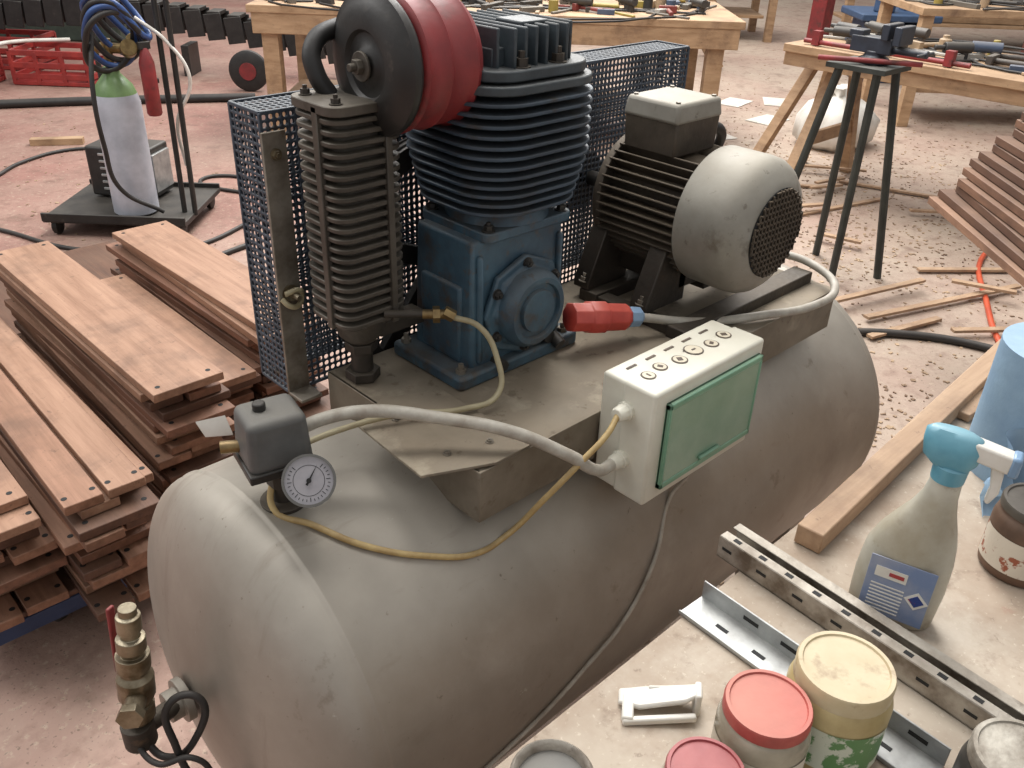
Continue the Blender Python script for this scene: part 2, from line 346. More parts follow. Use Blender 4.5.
mb.done('guard_frame',cageb,AC,.001)
mb=MB();mb.box((.582,.182,1.015),(.036,.005,.41));mb.box((.582,.165,.828),(.036,.04,.005)).box((1.40,.165,.85),(.036,.055,.005)).box((1.40,.187,.90),(.036,.004,.10));mb.done('guard_strap',steel,AC,.001)
mb=MB();hexbolt(mb,(.582,.179,1.19),(0,-1,0),.006,.005,.004);hexbolt(mb,(.582,.179,.99),(0,-1,0),.009,.010,.016);mb.done('strap_bolts',nickel,AC)
tube('strap_tie',[(.566,.176,.985),(.574,.168,.975),(.589,.17,.972),(.598,.175,.985),(.589,.168,.996),(.570,.172,.993)],.004,hoseb,AC)
mb=MB();mb.lathe([(0,.05),(.004,.052),(.012,.043),(.02,.052),(.03,.05)],(1.235,.205,1.03),(0,1,0),32);mb.cyl((1.235,.09,1.035),(1.235,.24,1.035),.014);mb.done('motor_pulley',blackm,AC)
mb=MB()
for off in(.208,.222):
    for s_ in(-1,1): mb.cyl((FW[0]+.0,off,FW[2]+s_*.15),(1.235,off,1.035+s_*.048),.005,n=8)
mb.done('v_belts',rubber,AC)
# motor
mx_,mz_=1.235,1.040
mb=MB();mb.lathe([(0,.0),(.0,.075),(.004,.083),(.012,.096),(.022,.106),(.034,.112),(.05,.114),(.115,.114),(.118,.113),(.118,.108),(.05,.105)],(mx_,-.205,mz_),(0,1,0),72)
fc=mb.done('fan_cover',grey,AC,ang=50)
mb=MB()
for i in range(-7,8):
    d=i*.0098;w=math.sqrt(max(0,.072**2-d*d))
    mb.box((mx_+d,-.2085,mz_),(.0026,.003,2*w));mb.box((mx_,-.2085,mz_+d),(2*w,.003,.0026))
mb.done('fan_grille',greydk,AC)
mb=MB();mb.lathe([(0,.073),(.001,.073)],(mx_,-.2056,mz_),(0,-1,0),48);mb.done('fan_opening',dark,AC)  # dark disc on the closed cover paints the shade behind the grille
mb=MB();mb.cyl((mx_,-.09,mz_),(mx_,.09,mz_),.086,n=48)
for i in range(44):
    a=2*math.pi*i/44
    if 60<math.degrees(a)<120 or 250<math.degrees(a)<290: continue
    r=.098;mb.box((mx_+r*math.cos(a)*.98,-.003,mz_+r*math.sin(a)*.98),(.03,.165,.0032),Matrix.Rotation(-a,3,'Y'))
mb.lathe([(0,.108),(.014,.108),(.02,.10),(.035,.07),(.04,.03)],(mx_,.075,mz_),(0,1,0),48)
mb.lathe([(0,.104),(.012,.104)],(mx_,-.098,mz_),(0,1,0),48)
mb.done('motor_body',greydk,AC,.0008,seg=1)
mb=MB()
for y in(-.07,.06):
    for sx in(-1,1):
        mb.prism([(mx_+sx*.03,y,.95),(mx_+sx*.095,y,.995),(mx_+sx*.135,y,.90),(mx_+sx*.135,y,.887),(mx_+sx*.03,y,.887)],(0,.035,0))
mb.box((mx_,0,.935),(.10,.14,.05));mb.done('motor_feet',iron,AC,.002)
mb=MB()
for y in(-.055,.075):
    for sx in(-1,1): hexbolt(mb,(mx_+sx*.128,y,.90),(0,0,1),.008,.007,.008)
mb.done('motor_foot_bolts',steel,AC)
tx,ty=mx_-.006,.016
mb=MB();mb.box((tx,ty,1.160),(.112,.105,.06),top=(1.05,1.05));mb.done('terminal_box_base',greydk,AC,.004)
mb=MB();mb.box((tx,ty,1.200),(.124,.114,.032),top=(.93,.93));mb.done('terminal_box_lid',grey,AC,.006,seg=3)
mb=MB()
for sx in(-1,1):
    for sy in(-1,1): mb.cyl((tx+sx*.048,ty+sy*.043,1.21),(tx+sx*.048,ty+sy*.043,1.2185),.004,n=10)
mb.done('lid_screws',steel,AC)
tube('terminal_cable',[(mx_+.055,.0,1.16),(mx_+.10,-.01,1.15),(mx_+.14,.02,1.08),(mx_+.17,.02,.97),(mx_+.165,.0,.89)],.009,rubber,AC)
mb=MB();mb.cyl((mx_+.045,0,1.16),(mx_+.07,0,1.16),.014,n=8);mb.done('cable_gland',rubber,AC)
# red plug & cable
a0=V((.932,-.046,.926));a1=V((1.085,-.095,.898));d=(a1-a0).normalized()
mb=MB();mb.lathe([(0,.016),(.004,.024),(.034,.024),(.038,.027),(.064,.027),(.068,.024),(.104,.023),(.114,.017)],a0,d,8);mb.done('power_plug',plugred,AC,.0015)
mb=MB();mb.lathe([(0,.018),(.02,.017),(.028,.010)],a0+d*.114,d,8);mb.done('plug_gland',lblue,AC,.001)
tube('motor_power_cable',[tuple(a0+d*.13),(1.16,-.135,.880),(1.28,-.19,.876),(1.38,-.225,.876),(1.455,-.225,.885),(1.505,-.16,.895),(1.50,-.08,.90),(1.44,-.04,.90),(1.38,-.07,.885)],.0075,cableg,AC)
# distribution box
bx0,bx1,by0,by1,bz0,bz1=.832,1.088,-.300,-.206,.757,.935
mb=MB();mb.box(((bx0+bx1)/2,(by0+by1)/2+.02,(bz0+bz1)/2),(bx1-bx0,by1-by0-.04,bz1-bz0));mb.done('enclosure_back',cream,AC,.005,seg=3)
mb=MB();mb.box(((bx0+bx1)/2,by0+.028,(bz0+bz1)/2),(bx1-bx0+.004,.056,bz1-bz0+.004));mb.done('enclosure_cover',cream,AC,.005,seg=3)
wcx=(bx0+bx1)/2+.008;wcz=(bz0+bz1)/2
mb=MB();W_,H_=.224,.140
mb.box((wcx,by0-.002,wcz),(W_,.010,H_));mb.done('enclosure_window',green,AC,.004,seg=3)
mb=MB();mb.box((wcx,by0-.003,wcz+H_/2-.005),(W_,.011,.010)).box((wcx,by0-.003,wcz-H_/2+.005),(W_,.011,.010)).box((wcx-W_/2+.003,by0-.003,wcz),(.006,.011,H_)).box((wcx+W_/2-.003,by0-.003,wcz),(.006,.011,H_)).box((wcx,by0-.010,wcz-H_/2+.016),(.05,.006,.006));mb.done('window_frame',green2,AC,.002)
printb=M('print_brown',(92,76,60),(70,56,44),.6)
mb=MB();mb2=MB();mb3=MB()
for i,xx in enumerate((.866,.898,.936,.975,1.012,1.050)):
    r0=(.011,.011,.012,.015,.0115,.012)[i];A=V((xx,-.258+.005*(i%2),bz1+.0022))
    mb.lathe([(0,r0),(.0005,r0)],A,(0,0,1),28);mb2.lathe([(0,r0-.0022),(.0004,r0-.0022)],A+V((0,0,.0008)),(0,0,1),28);mb3.box(A+V((0,0,.0014)),(.003+.003*(i%3),.008,.0005),(0,0,30*i))
for i in range(5): mb.box((.87+.042*i,-.225,bz1+.0008),(.02,.004,.0008))
mb.done('pictogram_rings',printb,AC);mb2.done('pictogram_discs',creamlid,AC);mb3.done('pictogram_marks',printb,AC)
mb=MB()
for z in(.895,.815): mb.lathe([(0,.014),(.008,.014),(.008,.012),(.02,.011),(.024,.009)],(bx0,-.255,z),(-1,0,0),10)
mb.done('enclosure_glands',cream,AC,.0008)
tube('switch_cable',[(.812,-.255,.815),(.78,-.258,.82),(.73,-.245,.86),(.67,-.20,.90),(.60,-.13,.918),(.53,-.075,.93),(.480,-.048,.925),(.452,-.036,.915)],.0085,cableg,AC)
def T(x,t,o=.004): t=math.radians(t);return (x,-(Rk+o)*math.sin(t),.52+(Rk+o)*math.cos(t))
tube('control_wire',[(.812,-.255,.895),(.785,-.262,.88),(.745,-.255,.85),(.70,-.235,.80),T(.655,43),T(.60,43),T(.54,38),T(.47,28),T(.43,17),T(.405,8),(.425,-.02,.86)],.0042,cabley,AC)
tube('thin_wire',[(1.01,-.25,.76),(1.005,-.262,.72),T(.965,58),T(.90,72),T(.82,85),T(.74,92),T(.66,99),T(.57,105),T(.47,112),T(.40,120)],.0032,cableg,AC)
# pressure switch
sw=V((.422,-.03,.922));Rz=Matrix.Rotation(math.radians(-12),3,'Z')
mb=MB();mb.box(sw,(.080,.072,.070),Rz,top=(.9,.9));mb.done('pressure_switch_cover',swgrey,AC,.010,seg=4)
mb=MB();mb.box(sw-V((0,0,.037)),(.084,.076,.012),Rz);mb.cyl(sw+V((-.01,.005,.03)),sw+V((-.01,.005,.045)),.008,n=16);mb.done('pressure_switch_base',blackm,AC,.002)
mb=MB();mb.cyl((.427,-.03,.81),(.427,-.03,.885),.012).cyl((.427,-.03,.845),(.427,-.03,.865),.019,n=6).cyl((.427,-.03,.855),(.425,-.085,.872),.009);mb.lathe([(0,.03),(.006,.03)],(.427,-.03,.814),(0,0,1),24);mb.done('switch_fittings',iron,AC,.001)
mb=MB();mb.prism([(.395,.02,.905),(.370,.045,.90),(.367,.06,.915),(.395,.035,.925)],(0,0,.002));mb.done('valve_tag',white,AC)
mb=MB();mb.cyl((.395,-.01,.905),(.370,.005,.905),.008,n=12);mb.done('unloader_valve',brass,AC)
# gauge
gn=V((-.42,-.74,.54)).normalized();gc=V((.420,-.112,.896))
mb=MB();mb.lathe([(-.022,.012),(-.020,.027),(0,.030),(.003,.0315),(.005,.0315),(.005,.0285),(.0015,.0285)],gc,gn,48);mb.done('gauge_case',swgrey,AC)
mb=MB();mb.lathe([(.0,.0284),(.002,.0284)],gc,gn,48);mb.done('gauge_dial',gfacem,AC)
_,ga,gb=basis(gn)
mb=MB()
for i in range(25):
    a=math.radians(-45+270*i/24)
    d=ga*math.cos(a)+gb*math.sin(a);L=.005 if i%4==0 else .003;q=ga*-math.sin(a)+gb*math.cos(a)
    c=gc+gn*.0022+d*(.025-L/2);mb.prism([c+d*L/2+q*.0004,c-d*L/2+q*.0004,c-d*L/2-q*.0004,c+d*L/2-q*.0004],gn*.0003)
for i in range(36):
    a=math.radians(10*i);d=ga*math.cos(a)+gb*math.sin(a);a2=math.radians(10*i+10);d2=ga*math.cos(a2)+gb*math.sin(a2);o_=gc+gn*.0021;mb.prism([o_+d*.0185,o_+d2*.0185,o_+d2*.0179,o_+d*.0179],gn*.0002)
d=(ga*-.5-gb*.8).normalized();q=gn.cross(d)
c=gc+gn*.003;mb.prism([c+d*.021,c+q*.0015-d*.006,c-q*.0015-d*.006],gn*.0006);mb.lathe([(.002,.003),(.005,.003)],gc,gn,16)
mb.done('gauge_marks',dark,AC)
mb=MB();mb.cyl(gc-gn*.02,gc-gn*.045,.008).cyl(gc-gn*.045,(.427,-.05,.868),.008);mb.done('gauge_stem',brass,AC)
# outlet valve
mb=MB();mb.cyl((.285,.03,.515),(.20,.008,.53),.013)
mb.cyl((.20,.005,.512),(.20,.005,.548),.021,n=20);mb.done('outlet_pipe',iron,AC,.001)
mb=MB();mb.lathe([(0,.015),(.008,.015),(.008,.020),(.03,.020),(.03,.017),(.038,.019),(.045,.023),(.075,.023),(.082,.017),(.09,.017),(.09,.021),(.112,.021),(.112,.014),(.12,.014),(.12,.018),(.138,.018),(.140,.012),(.150,.012),(.150,.015),(.172,.015),(.174,.011),(.184,.011)],(.205,.005,.550),(.10,.02,.98),20);mb.cyl((.215,.008,.60),(.188,-.032,.605),.013).cyl((.19,-.028,.605),(.183,-.038,.606),.017,n=6);mb.done('ball_valve',nickel,AC,.0006)
mb=MB();mb.box((.208,.038,.668),(.012,.005,.10),(0,6,30)).box((.209,.028,.620),(.012,.03,.006));mb.done('valve_lever',redm,AC,.002)
tube('valve_hose',[(.20,.0,.53),(.215,-.03,.50),(.25,-.06,.54),(.262,-.055,.60),(.235,-.04,.60),(.225,-.05,.53),(.24,-.07,.45),(.27,-.07,.40),(.30,-.05,.30)],.005,rubber,AC)
tube('valve_hose_second',[(.19,.01,.53),(.20,-.04,.51),(.235,-.07,.52),(.255,-.08,.47),(.26,-.09,.42),(.25,-.08,.30)],.004,rubber,AC)
# ------------------------------------------------------------------ wood stacks
def stack(name,x0,x1,y0,y1,z0,z1,mats,jx=.012,jy=.03,th=.023,split=3):
    P=E(name,((x0+x1)/2,(y0+y1)/2,z0));mbs=[MB() for _ in mats];pl=MB();z=z0;k=0
    while z+th<=z1+1e-4:
        dx=random.uniform(-jx,jx);dy=random.uniform(-jy,jy);rz=random.uniform(-1.5,1.5);cx=(x0+x1)/2+dx;cy=(y0+y1)/2+dy
        last=z+2*th+.002>z1
        halves=[(0,1)] if (k%split or (last and split==3)) else [(-.26,.47),(.26,.47)]
        if split==2 and last: halves=[(-.26,.46),(.26,.46)]
        for ho,hw in halves:
            w=(x1-x0)*hw;ddy=random.uniform(-.02,.02)
            mb=random.choice(mbs) if not last else mbs[3 if ho>=0 else 1];mb.box((cx+ho*(x1-x0),cy+ddy,z+th/2),(w,y1-y0,th-.002),(0,0,rz))
            Rr=Matrix.Rotation(math.radians(rz),3,'Z')
            for ex in(-1,1):
                for ey in(-1,1):
                    q=V((ex*w*.36,ey*((y1-y0)/2-.03),0));q=Rr@q
                    c=V((cx+ho*(x1-x0),cy+ddy,z+th-.0014))+q
                    pl.cyl(c,c+V((0,0,.0009)),.006,n=14)  # thin dark disc on the board, painted-in shade of a screw hole
        z+=th;k+=1
    for i,(mb,m) in enumerate(zip(mbs,mats)):
        if mb.v: mb.done('boards_%d'%i,m,P,.0015,seg=1)
    pl.done('screw_holes',dark,P)
    return P
stack('teak_board_stack',.605,.775,.90,2.0,.15,.50,teaks,.016,.035)
stack('teak_board_stack',.34,.505,.70,1.75,.15,.44,teaks,.02,.045,split=2)
stack('teak_board_stack',.98,1.17,1.12,2.05,.15,.455,teaks,.015)
stack('teak_board_stack',.795,.955,1.10,1.95,.15,.36,teaks,.01)
stack('teak_board_stack',.36,.53,1.83,2.75,.15,.40,teaks,.015)
stack('teak_board_stack',.13,.31,.80,1.85,.15,.42,teaks,.01)
P=E('wheeled_dolly',(.7,1.5,.1));mb=MB();mb.box((.66,1.78,.135),(1.10,1.98,.028));mb.done('deck',teaks[2],P,.003)
mb=MB();mb.box((.66,.80,.115),(1.08,.03,.04)).box((.66,2.74,.115),(1.08,.03,.04));mb.done('edge_rail',M('blue_strap',(44,60,92),(36,48,76),.6),P,.002)
mb=MB()
for x,y in((.30,.90),(1.05,.90),(.30,2.6),(1.05,2.6)):
    mb.lathe([(0,.03),(.004,.046),(.026,.046),(.03,.03)],(x-.015,y,.047),(1,.25,0),28);mb.box((x,y,.105),(.04,.05,.03))
mb.done('casters',rubber,P,.002)
# right stack
F=Matrix.Translation((3.02,.03,0))@Matrix.Rotation(math.radians(43),4,'Z')
P=E('decking_board_stack',(3.0,0,.6));mbs=[MB(F) for _ in teakx]
for k in range(13):
    for j in range(4):
        random.choice(mbs).box((-.55+random.uniform(-.03,.03),-.30+.125*j- .018*k,.62+k*.027),(1.3,.118,.024),(0,0,random.uniform(-1.5,1.5)))
for i,mb in enumerate(mbs): mb.done('boards_%d'%i,teakx[i],P,.0015,seg=1)
mb=MB(F)
for sx in(-.95,-.35):
    mb.box((sx,-.47,.585),(.08,.65,.05))
    mb.box((sx,-.72,.28),(.06,.06,.56))
    mb.box((sx,-.60,.28),(.05,.05,.56))
mb.done('trestle_under',pine,P,.003)
# ------------------------------------------------------------------ near bench
NB=E('workbench',(1,-.9,.4))
mb=MB();mb.box((1.02,-1.0,.76),(1.42,1.04,.04));mb.done('bench_top',benchm,NB,.003)
mb=MB();mb.box((1.02,-.52,.68),(1.36,.04,.10)).box((1.02,-1.48,.69),(1.36,.04,.10))
for x in(.36,1.66):
    for y in(-.56,-1.45): mb.box((x,y,.37),(.08,.08,.74))
mb.done('bench_frame',pine,NB,.003)
P=E('timber_plank',(1.28,-.49,.8));mb=MB();mb.box((1.285,-.497,.7965),(.78,.036,.030),(0,0,2.6));mb.box((1.52,-.525,.789),(.30,.03,.014),(0,0,-4));mb.done('plank',plankm,P,.002)
def angle(name,x,y0,y1,w,h,mat,ang=0,z=.781):
    P=E(name,(x,(y0+y1)/2,z));F=Matrix.Translation((x,(y0+y1)/2,z))@Matrix.Rotation(math.radians(ang),4,'Z');L=abs(y1-y0)
    mb=MB(F);t=.0025
    mb.box((0,0,t/2),(w,L,t));mb.box((w/2-t/2,0,h/2),(t,L,h));mb.box((-w/2+.001,0,.003),(.002,L,.006));mb.done('angle_profile',mat,P,.0006,seg=1)
    mb=MB(F)
    for i in range(int(L/.05)):
        y=-L/2+.03+i*.05;mb.box((w/2-t-.0003,y,h*.55),(.0006,.020,.005));mb.box((-.004,y+.02,t+.0003),(.005,.016,.0006))  # dark plates on solid steel paint the shade inside the slots
    mb.done('slots',dark,P)
angle('galvanised_angle_profile',.692,-.476,-.775,.045,.026,galv,-3)
P=E('dirty_steel_channel',(.80,-.64,.8));F=Matrix.Translation((.798,-.676,.7815))@Matrix.Rotation(math.radians(-4.5),4,'Z')
mb=MB(F);L=.46
mb.box((0,0,.0015),(.040,L,.003)).box((-.0185,0,.016),(.003,L,.032)).box((.0185,0,.016),(.003,L,.032)).box((-.0125,0,.0315),(.014,L,.0025)).box((.0125,0,.0315),(.014,L,.0025));mb.done('channel_profile',galvd,P,.0006,seg=1)
mb=MB(F)
for i in range(9): mb.box((-.0203,-L/2+.03+i*.052,.017),(.0006,.014,.004))
for i in range(12): mb.box((-.0125,-L/2+.02+i*.038,.0330),(.006,.010,.0005))  # slot shade painted as dark plates, the channel is not cut
mb.done('slots',dark,P)
# spray bottle
B0=V((.872,-.642,.78));nb=V((-.966,-.26,0)).normalized();wb=V((.26,-.966,0)).normalized()
F=Matrix.Identity(4)
for j in range(3): F[j][0]=wb[j];F[j][1]=-nb[j];F[j][2]=(0,0,1)[j]
F.translation=B0
SB=E('spray_bottle',tuple(B0))
def loft(mb,secs,n=36,pw=2.4):
    vs=[];fs=[]
    for (z,a,bb,ox) in secs:
        for i in range(n):
            th=2*math.pi*i/n;c,s=math.cos(th),math.sin(th)
            vs.append((ox+a*math.copysign(abs(c)**(2/pw),c),bb*math.copysign(abs(s)**(2/pw),s),z))
    for j in range(len(secs)-1):
        for i in range(n): fs.append([j*n+i,j*n+(i+1)%n,(j+1)*n+(i+1)%n,(j+1)*n+i])
    fs.append(list(range(n)));k=(len(secs)-1)*n;fs.append([k+i for i in range(n)]);mb.add(vs,fs)
bot=M('bottle_plastic',(184,181,168),(150,141,122),.4,0,9,.05,.4,(186,176,156),spots=(112,95,74),spotscale=16,slo=.58,shi=.7)
mb=MB(F);loft(mb,[(0,.042,.024,-.004),(.004,.047,.028,-.004),(.05,.049,.029,-.003),(.09,.047,.029,-.002),(.115,.041,.028,.001),(.135,.033,.024,.004),(.155,.024,.020,.007),(.175,.018,.017,.009),(.195,.016,.016,.010),(.205,.015,.015,.010)]);mb.done('bottle_body',bot,SB,ang=60)
labm=M('blue_label',(108,126,160),(142,148,166),.5,0,26,.02,.2)
mb=MB(F);mb.box((-.002,-.0300,.054),(.070,.0012,.080));mb.done('label',labm,SB,.0005)
mb=MB(F);mb.box((-.012,-.0308,.074),(.034,.0006,.014)).box((.02,-.0308,.05),(.018,.0006,.018),(0,45,0))
for i in range(8): mb.box((-.012,-.0308,.056-i*.005),(.036,.0006,.0016))
mb.done('label_print',white,SB)
mb=MB(F);mb.box((.02,-.0312,.050),(.012,.0006,.012),(0,45,0)).box((-.006,-.0312,.074),(.016,.0006,.005));mb.done('label_symbols',M('label_dark',(40,60,120),(160,60,60),.5,lo=.5,hi=.52),SB)
aqua=M('aqua_plastic',(104,164,182),(82,142,162),.35,0,16,.03,.3)
mb=MB(F);mb.lathe([(0,.017),(.018,.018),(.02,.014),(.03,.013)],(.010,0,.198),(0,0,1),28);loft(mb,[(.216,.020,.014,.008),(.224,.027,.016,.006),(.240,.030,.016,.006),(.252,.028,.012,.004),(.257,.020,.008,.002)]);mb.done('trigger_collar',aqua,SB,ang=50)
mb=MB(F);mb.box((.043,0,.240),(.040,.020,.020),(0,8,0)).prism([(.044,-.006,.232),(.058,-.006,.230),(.060,-.006,.20),(.054,-.006,.184),(.049,-.006,.186),(.050,-.006,.205)],(0,.012,0));mb.done('trigger_head',white,SB,.005,seg=3)
mb=MB(F);mb.box((.065,0,.237),(.010,.022,.024));mb.done('nozzle',lblue,SB,.003)
# jars
def jar(name,x,y,r,h,bodym,lidm,lidh=.016,label=None,zb=.78):
    P=E(name,(x,y,zb));mb=MB();mb.lathe([(0,r*.9),(.004,r*.98),(h*.12,r),(h*.72,r),(h*.84,r*.93),(h*.88,r*.86),(h-.002,r*.86)],(x,y,zb),(0,0,1),40);mb.done('body',bodym,P,ang=60)
    mb=MB();z=zb+h-lidh*.9;mb.lathe([(0,r*.90),(.001,r*.93),(lidh-.003,r*.93),(lidh,r*.90),(lidh,r*.82),(lidh-.002,r*.80),(lidh-.002,0)],(x,y,z),(0,0,1),48);mb.done('lid',lidm,P,ang=40)
    if label:
        mb=MB();nn=28;rr2=r+.0008;vs=[];fs=[]
        a0=math.atan2(-.8718-y,-x);
        for i in range(nn+1):
            a=a0+math.radians(-75+150*i/nn)
            for z in(zb+h*.15,zb+h*.62): vs.append((x+rr2*math.cos(a),y+rr2*math.sin(a),z))
        for i in range(nn): fs.append([2*i,2*i+2,2*i+3,2*i+1])
        mb.add(vs,fs);mb.done('label',label,P,ang=60)
    return P
ylid=M('yellowed_lid',(202,190,158),(172,152,114),.45,0,7,.05,.3,(210,200,180),spots=(128,96,62),spotscale=22,slo=.56,shi=.68)
ybody=M('yellow_jar_plastic',(186,168,122),(158,138,92),.4,0,14,.05,.1)
rlid=M('dusty_red_lid',(170,68,60),(140,48,44),.45,0,22,.1,.8,(194,138,122))
rlid2=M('dark_red_lid',(126,36,44),(152,72,72),.35,0,18,.05,.3,(180,112,104))
gl=M('cloudy_glass',(184,176,156),(144,132,112),.15,0,12,.03,.1,trans=.25)
lab=M('green_white_label',(192,196,178),(88,128,78),.5,0,30,.02,lo=.5,hi=.53)
jar('plastic_jar',.645,-.680,.049,.105,ybody,ylid,.02,lab)
jar('glass_jar',.562,-.650,.043,.095,gl,rlid,.014,M('white_paper_label',(210,202,186),(186,174,156),.6))
jar('glass_jar',.478,-.645,.038,.072,gl,rlid2,.012,M('jam_label',(150,40,44),(196,190,180),.6,lo=.5,hi=.52))
jar('paint_can',.672,-.832,.045,.10,blackm,M('crusty_lid',(182,176,164),(106,96,84),.6,.3,24,.3,.3),.016)
P=E('metal_dish',(.39,-.535,.78));mb=MB();mb.lathe([(0,.03),(.03,.038),(.055,.038),(.058,.035),(.055,.032),(.02,.028)],(.385,-.55,.78),(0,0,1),32);mb.done('dish',galvd,P,ang=50)
mb=MB();mb.lathe([(0,.031),(.003,.031)],(.385,-.55,.825),(0,0,1),32);mb.done('residue',swgrey,P)
P=E('plastic_clip',(.55,-.54,.79))
F=Matrix.Translation((.556,-.542,.780))@Matrix.Rotation(math.radians(-52),4,'Z')
mb=MB(F);mb.prism([(-.042,-.008,.002),(-.02,-.013,.004),(.025,-.010,.018),(.038,-.004,.024),(.038,.010,.024),(-.02,.013,.004),(-.042,.010,.002)],(0,0,.006))
mb.prism([(.034,-.008,.0),(.041,-.008,.0),(.041,.013,.0),(.034,.013,.0)],(0,0,.030))
mb.box((.0,-.022,.006),(.075,.007,.008),(0,-4,10)).box((-.032,-.014,.006),(.012,.03,.008)).box((.016,.010,.012),(.055,.004,.018),(0,-10,0))
mb.done('clip',white,P,.002,seg=2)
# paper roll, can
rollm=M('blue_paper',(142,170,192),(122,150,176),.8,0,10,.2,.15,(186,186,182))
P=E('blue_paper_roll',(1.30,-.64,.78));mb=MB();mb.lathe([(0,.025),(0,.088),(.2,.088),(.2,.025),(.17,.025)],(1.310,-.640,.78),(0,0,1),48);mb.done('roll',rollm,P,ang=40)
vs=[];fs=[];nn=24
for i in range(nn+1):
    a=i/nn;px=1.222-.085*a;py=-.632-.022*a+.012*math.sin(a*9)
    for zf in(0,.33,.66,1):
        vs.append((px+.010*math.sin(zf*5+a*6),py+.014*math.cos(zf*4+a*5),.7835+zf*(.11-.06*a)))
for i in range(nn):
    for q in(0,1,2): fs.append([4*i+q,4*i+4+q,4*i+5+q,4*i+1+q])
mb=MB();mb.add(vs,fs);mb.done('loose_sheet',rollm,P,ang=70)
jar('paint_can',1.068,-.712,.046,.10,M('can_dark_brown',(120,92,74),(70,52,42),.5,.2,8,.1,.2),M('can_rim_grey',(96,90,82),(70,64,58),.5,.4),.012,M('can_label',(202,192,176),(146,82,58),.6,lo=.52,hi=.54,scale=20))
# ------------------------------------------------------------------ background
u=V((.714,-.70,0)).normalized();v=V((.70,.714,0)).normalized()
def frame(o,ang=None):
    X,Y=(u,v) if ang is None else (V((math.cos(ang),math.sin(ang),0)),V((-math.sin(ang),math.cos(ang),0)))
    F=Matrix.Identity(4)
    for j in range(3): F[j][0]=X[j];F[j][1]=Y[j]
    F.translation=V(o);return F
F=frame((2.78,4.33,0));P=E('carpentry_bench',(3.8,3.4,.4))
mb=MB(F);mb.box((1.5,.5,.78),(3.0,1.0,.045));mb.done('bench_top',pine,P,.004)
mb=MB(F);mb.box((1.5,.03,.70),(2.95,.05,.12)).box((1.5,.95,.70),(2.95,.05,.12))
for x in(.12,2.85):
    for y in(.08,.92): mb.box((x,y,.36),(.10,.10,.72))
mb.box((1.5,.5,.2),(2.8,.7,.03));mb.done('bench_frame',pine,P,.004)
toolcols=[M('tool_paint_%d'%i,c,None,.5,0,10,.1,.3) for i,c in enumerate([(40,40,42),(160,140,64),(124,44,40),(170,144,114),(62,78,102),(172,168,160),(100,94,86),(70,64,60),(50,48,46)])]
def toolbits(name,F,x0,x1,y0,y1,z,N,seed):
    rnd=random.Random(seed);P=E(name,tuple(F@V(((x0+x1)/2,(y0+y1)/2,z))))
    mbs=[MB(F) for _ in toolcols]
    for i in range(N):
        k=rnd.randrange(len(toolcols));mb=mbs[k];x=rnd.uniform(x0,x1);y=rnd.uniform(y0,y1);t=rnd.randrange(5);a=rnd.uniform(0,180)
        ca,sa=math.cos(math.radians(a)),math.sin(math.radians(a))
        if t==0: mb.box((x,y,z+.015),(rnd.uniform(.1,.3),.04,.03),(0,0,a))
        elif t==1:
            mb.cyl((x-.1*ca,y-.1*sa,z+.02),(x+.08*ca,y+.08*sa,z+.02),.013,n=12);mb.box((x+.09*ca,y+.09*sa,z+.025),(.03,.11,.04),(0,0,a))
        elif t==2: mb.lathe([(0,.03),(.07,.03),(.075,.017),(.09,.017)],(x,y,z),(0,0,1),16)
        elif t==3:
            mb.cyl((x-.07*ca,y-.07*sa,z+.06),(x+.07*ca,y+.07*sa,z+.06),.026,n=14);mb.cyl((x+.07*ca,y+.07*sa,z+.06),(x+.12*ca,y+.12*sa,z+.06),.012,n=10);mb.box((x-.04*ca,y-.04*sa,z+.025),(.03,.026,.05),(0,0,a))
        else: mb.box((x,y,z+.006),(rnd.uniform(.2,.5),.025,.012),(0,0,a))
    for i,mb in enumerate(mbs):
        if mb.v: mb.done('tools_%d'%i,toolcols[i],P,.002,seg=1)
    for j in range(5):
        pts=[tuple(F@V((rnd.uniform(x0,x1),rnd.uniform(y0,y1),z+.006))) for _ in range(5)];tube('cord_%d'%j,pts,.006,rubber,P)
toolbits('hand_tools_pile',F,.1,2.9,.1,.9,.803,120,3)
# sawhorse table right
F=Matrix.Translation((4.5,-.9,0));P=E('sawhorse_table',(4.8,.5,.4))
mb=MB(F);mb.box((.35,1.3,.775),(.75,2.6,.04)).box((.02,1.3,.72),(.04,2.6,.07))
for yy in(.25,2.4):
    for sx in(-1,1):
        for o1,o2,o3 in((.08,.38,.06),(.08,.34,.35)):
            a=V((.35+sx*o1,yy+(.12 if o3>.1 else 0),.75));b_=V((.35+sx*o2,yy+o3,.0));d=(b_-a);mb.prism([a+V((-.03,-.03,0)),a+V((.03,-.03,0)),a+V((.03,.03,0)),a+V((-.03,.03,0))],d)
    mb.box((.35,yy+.03,.3),(.55,.03,.07))
mb.done('table',pine,P,.003)
toolbits('clamp_pile',F,.12,.65,.2,2.5,.797,60,11)
P=E('red_pipe_clamp',(4.52,1.3,.83));mb=MB();mb.cyl((4.54,1.62,.815),(4.53,.75,.815),.012).box((4.54,1.55,.835),(.04,.04,.07)).box((4.53,.85,.835),(.04,.04,.07));mb.done('clamp',redm,P)
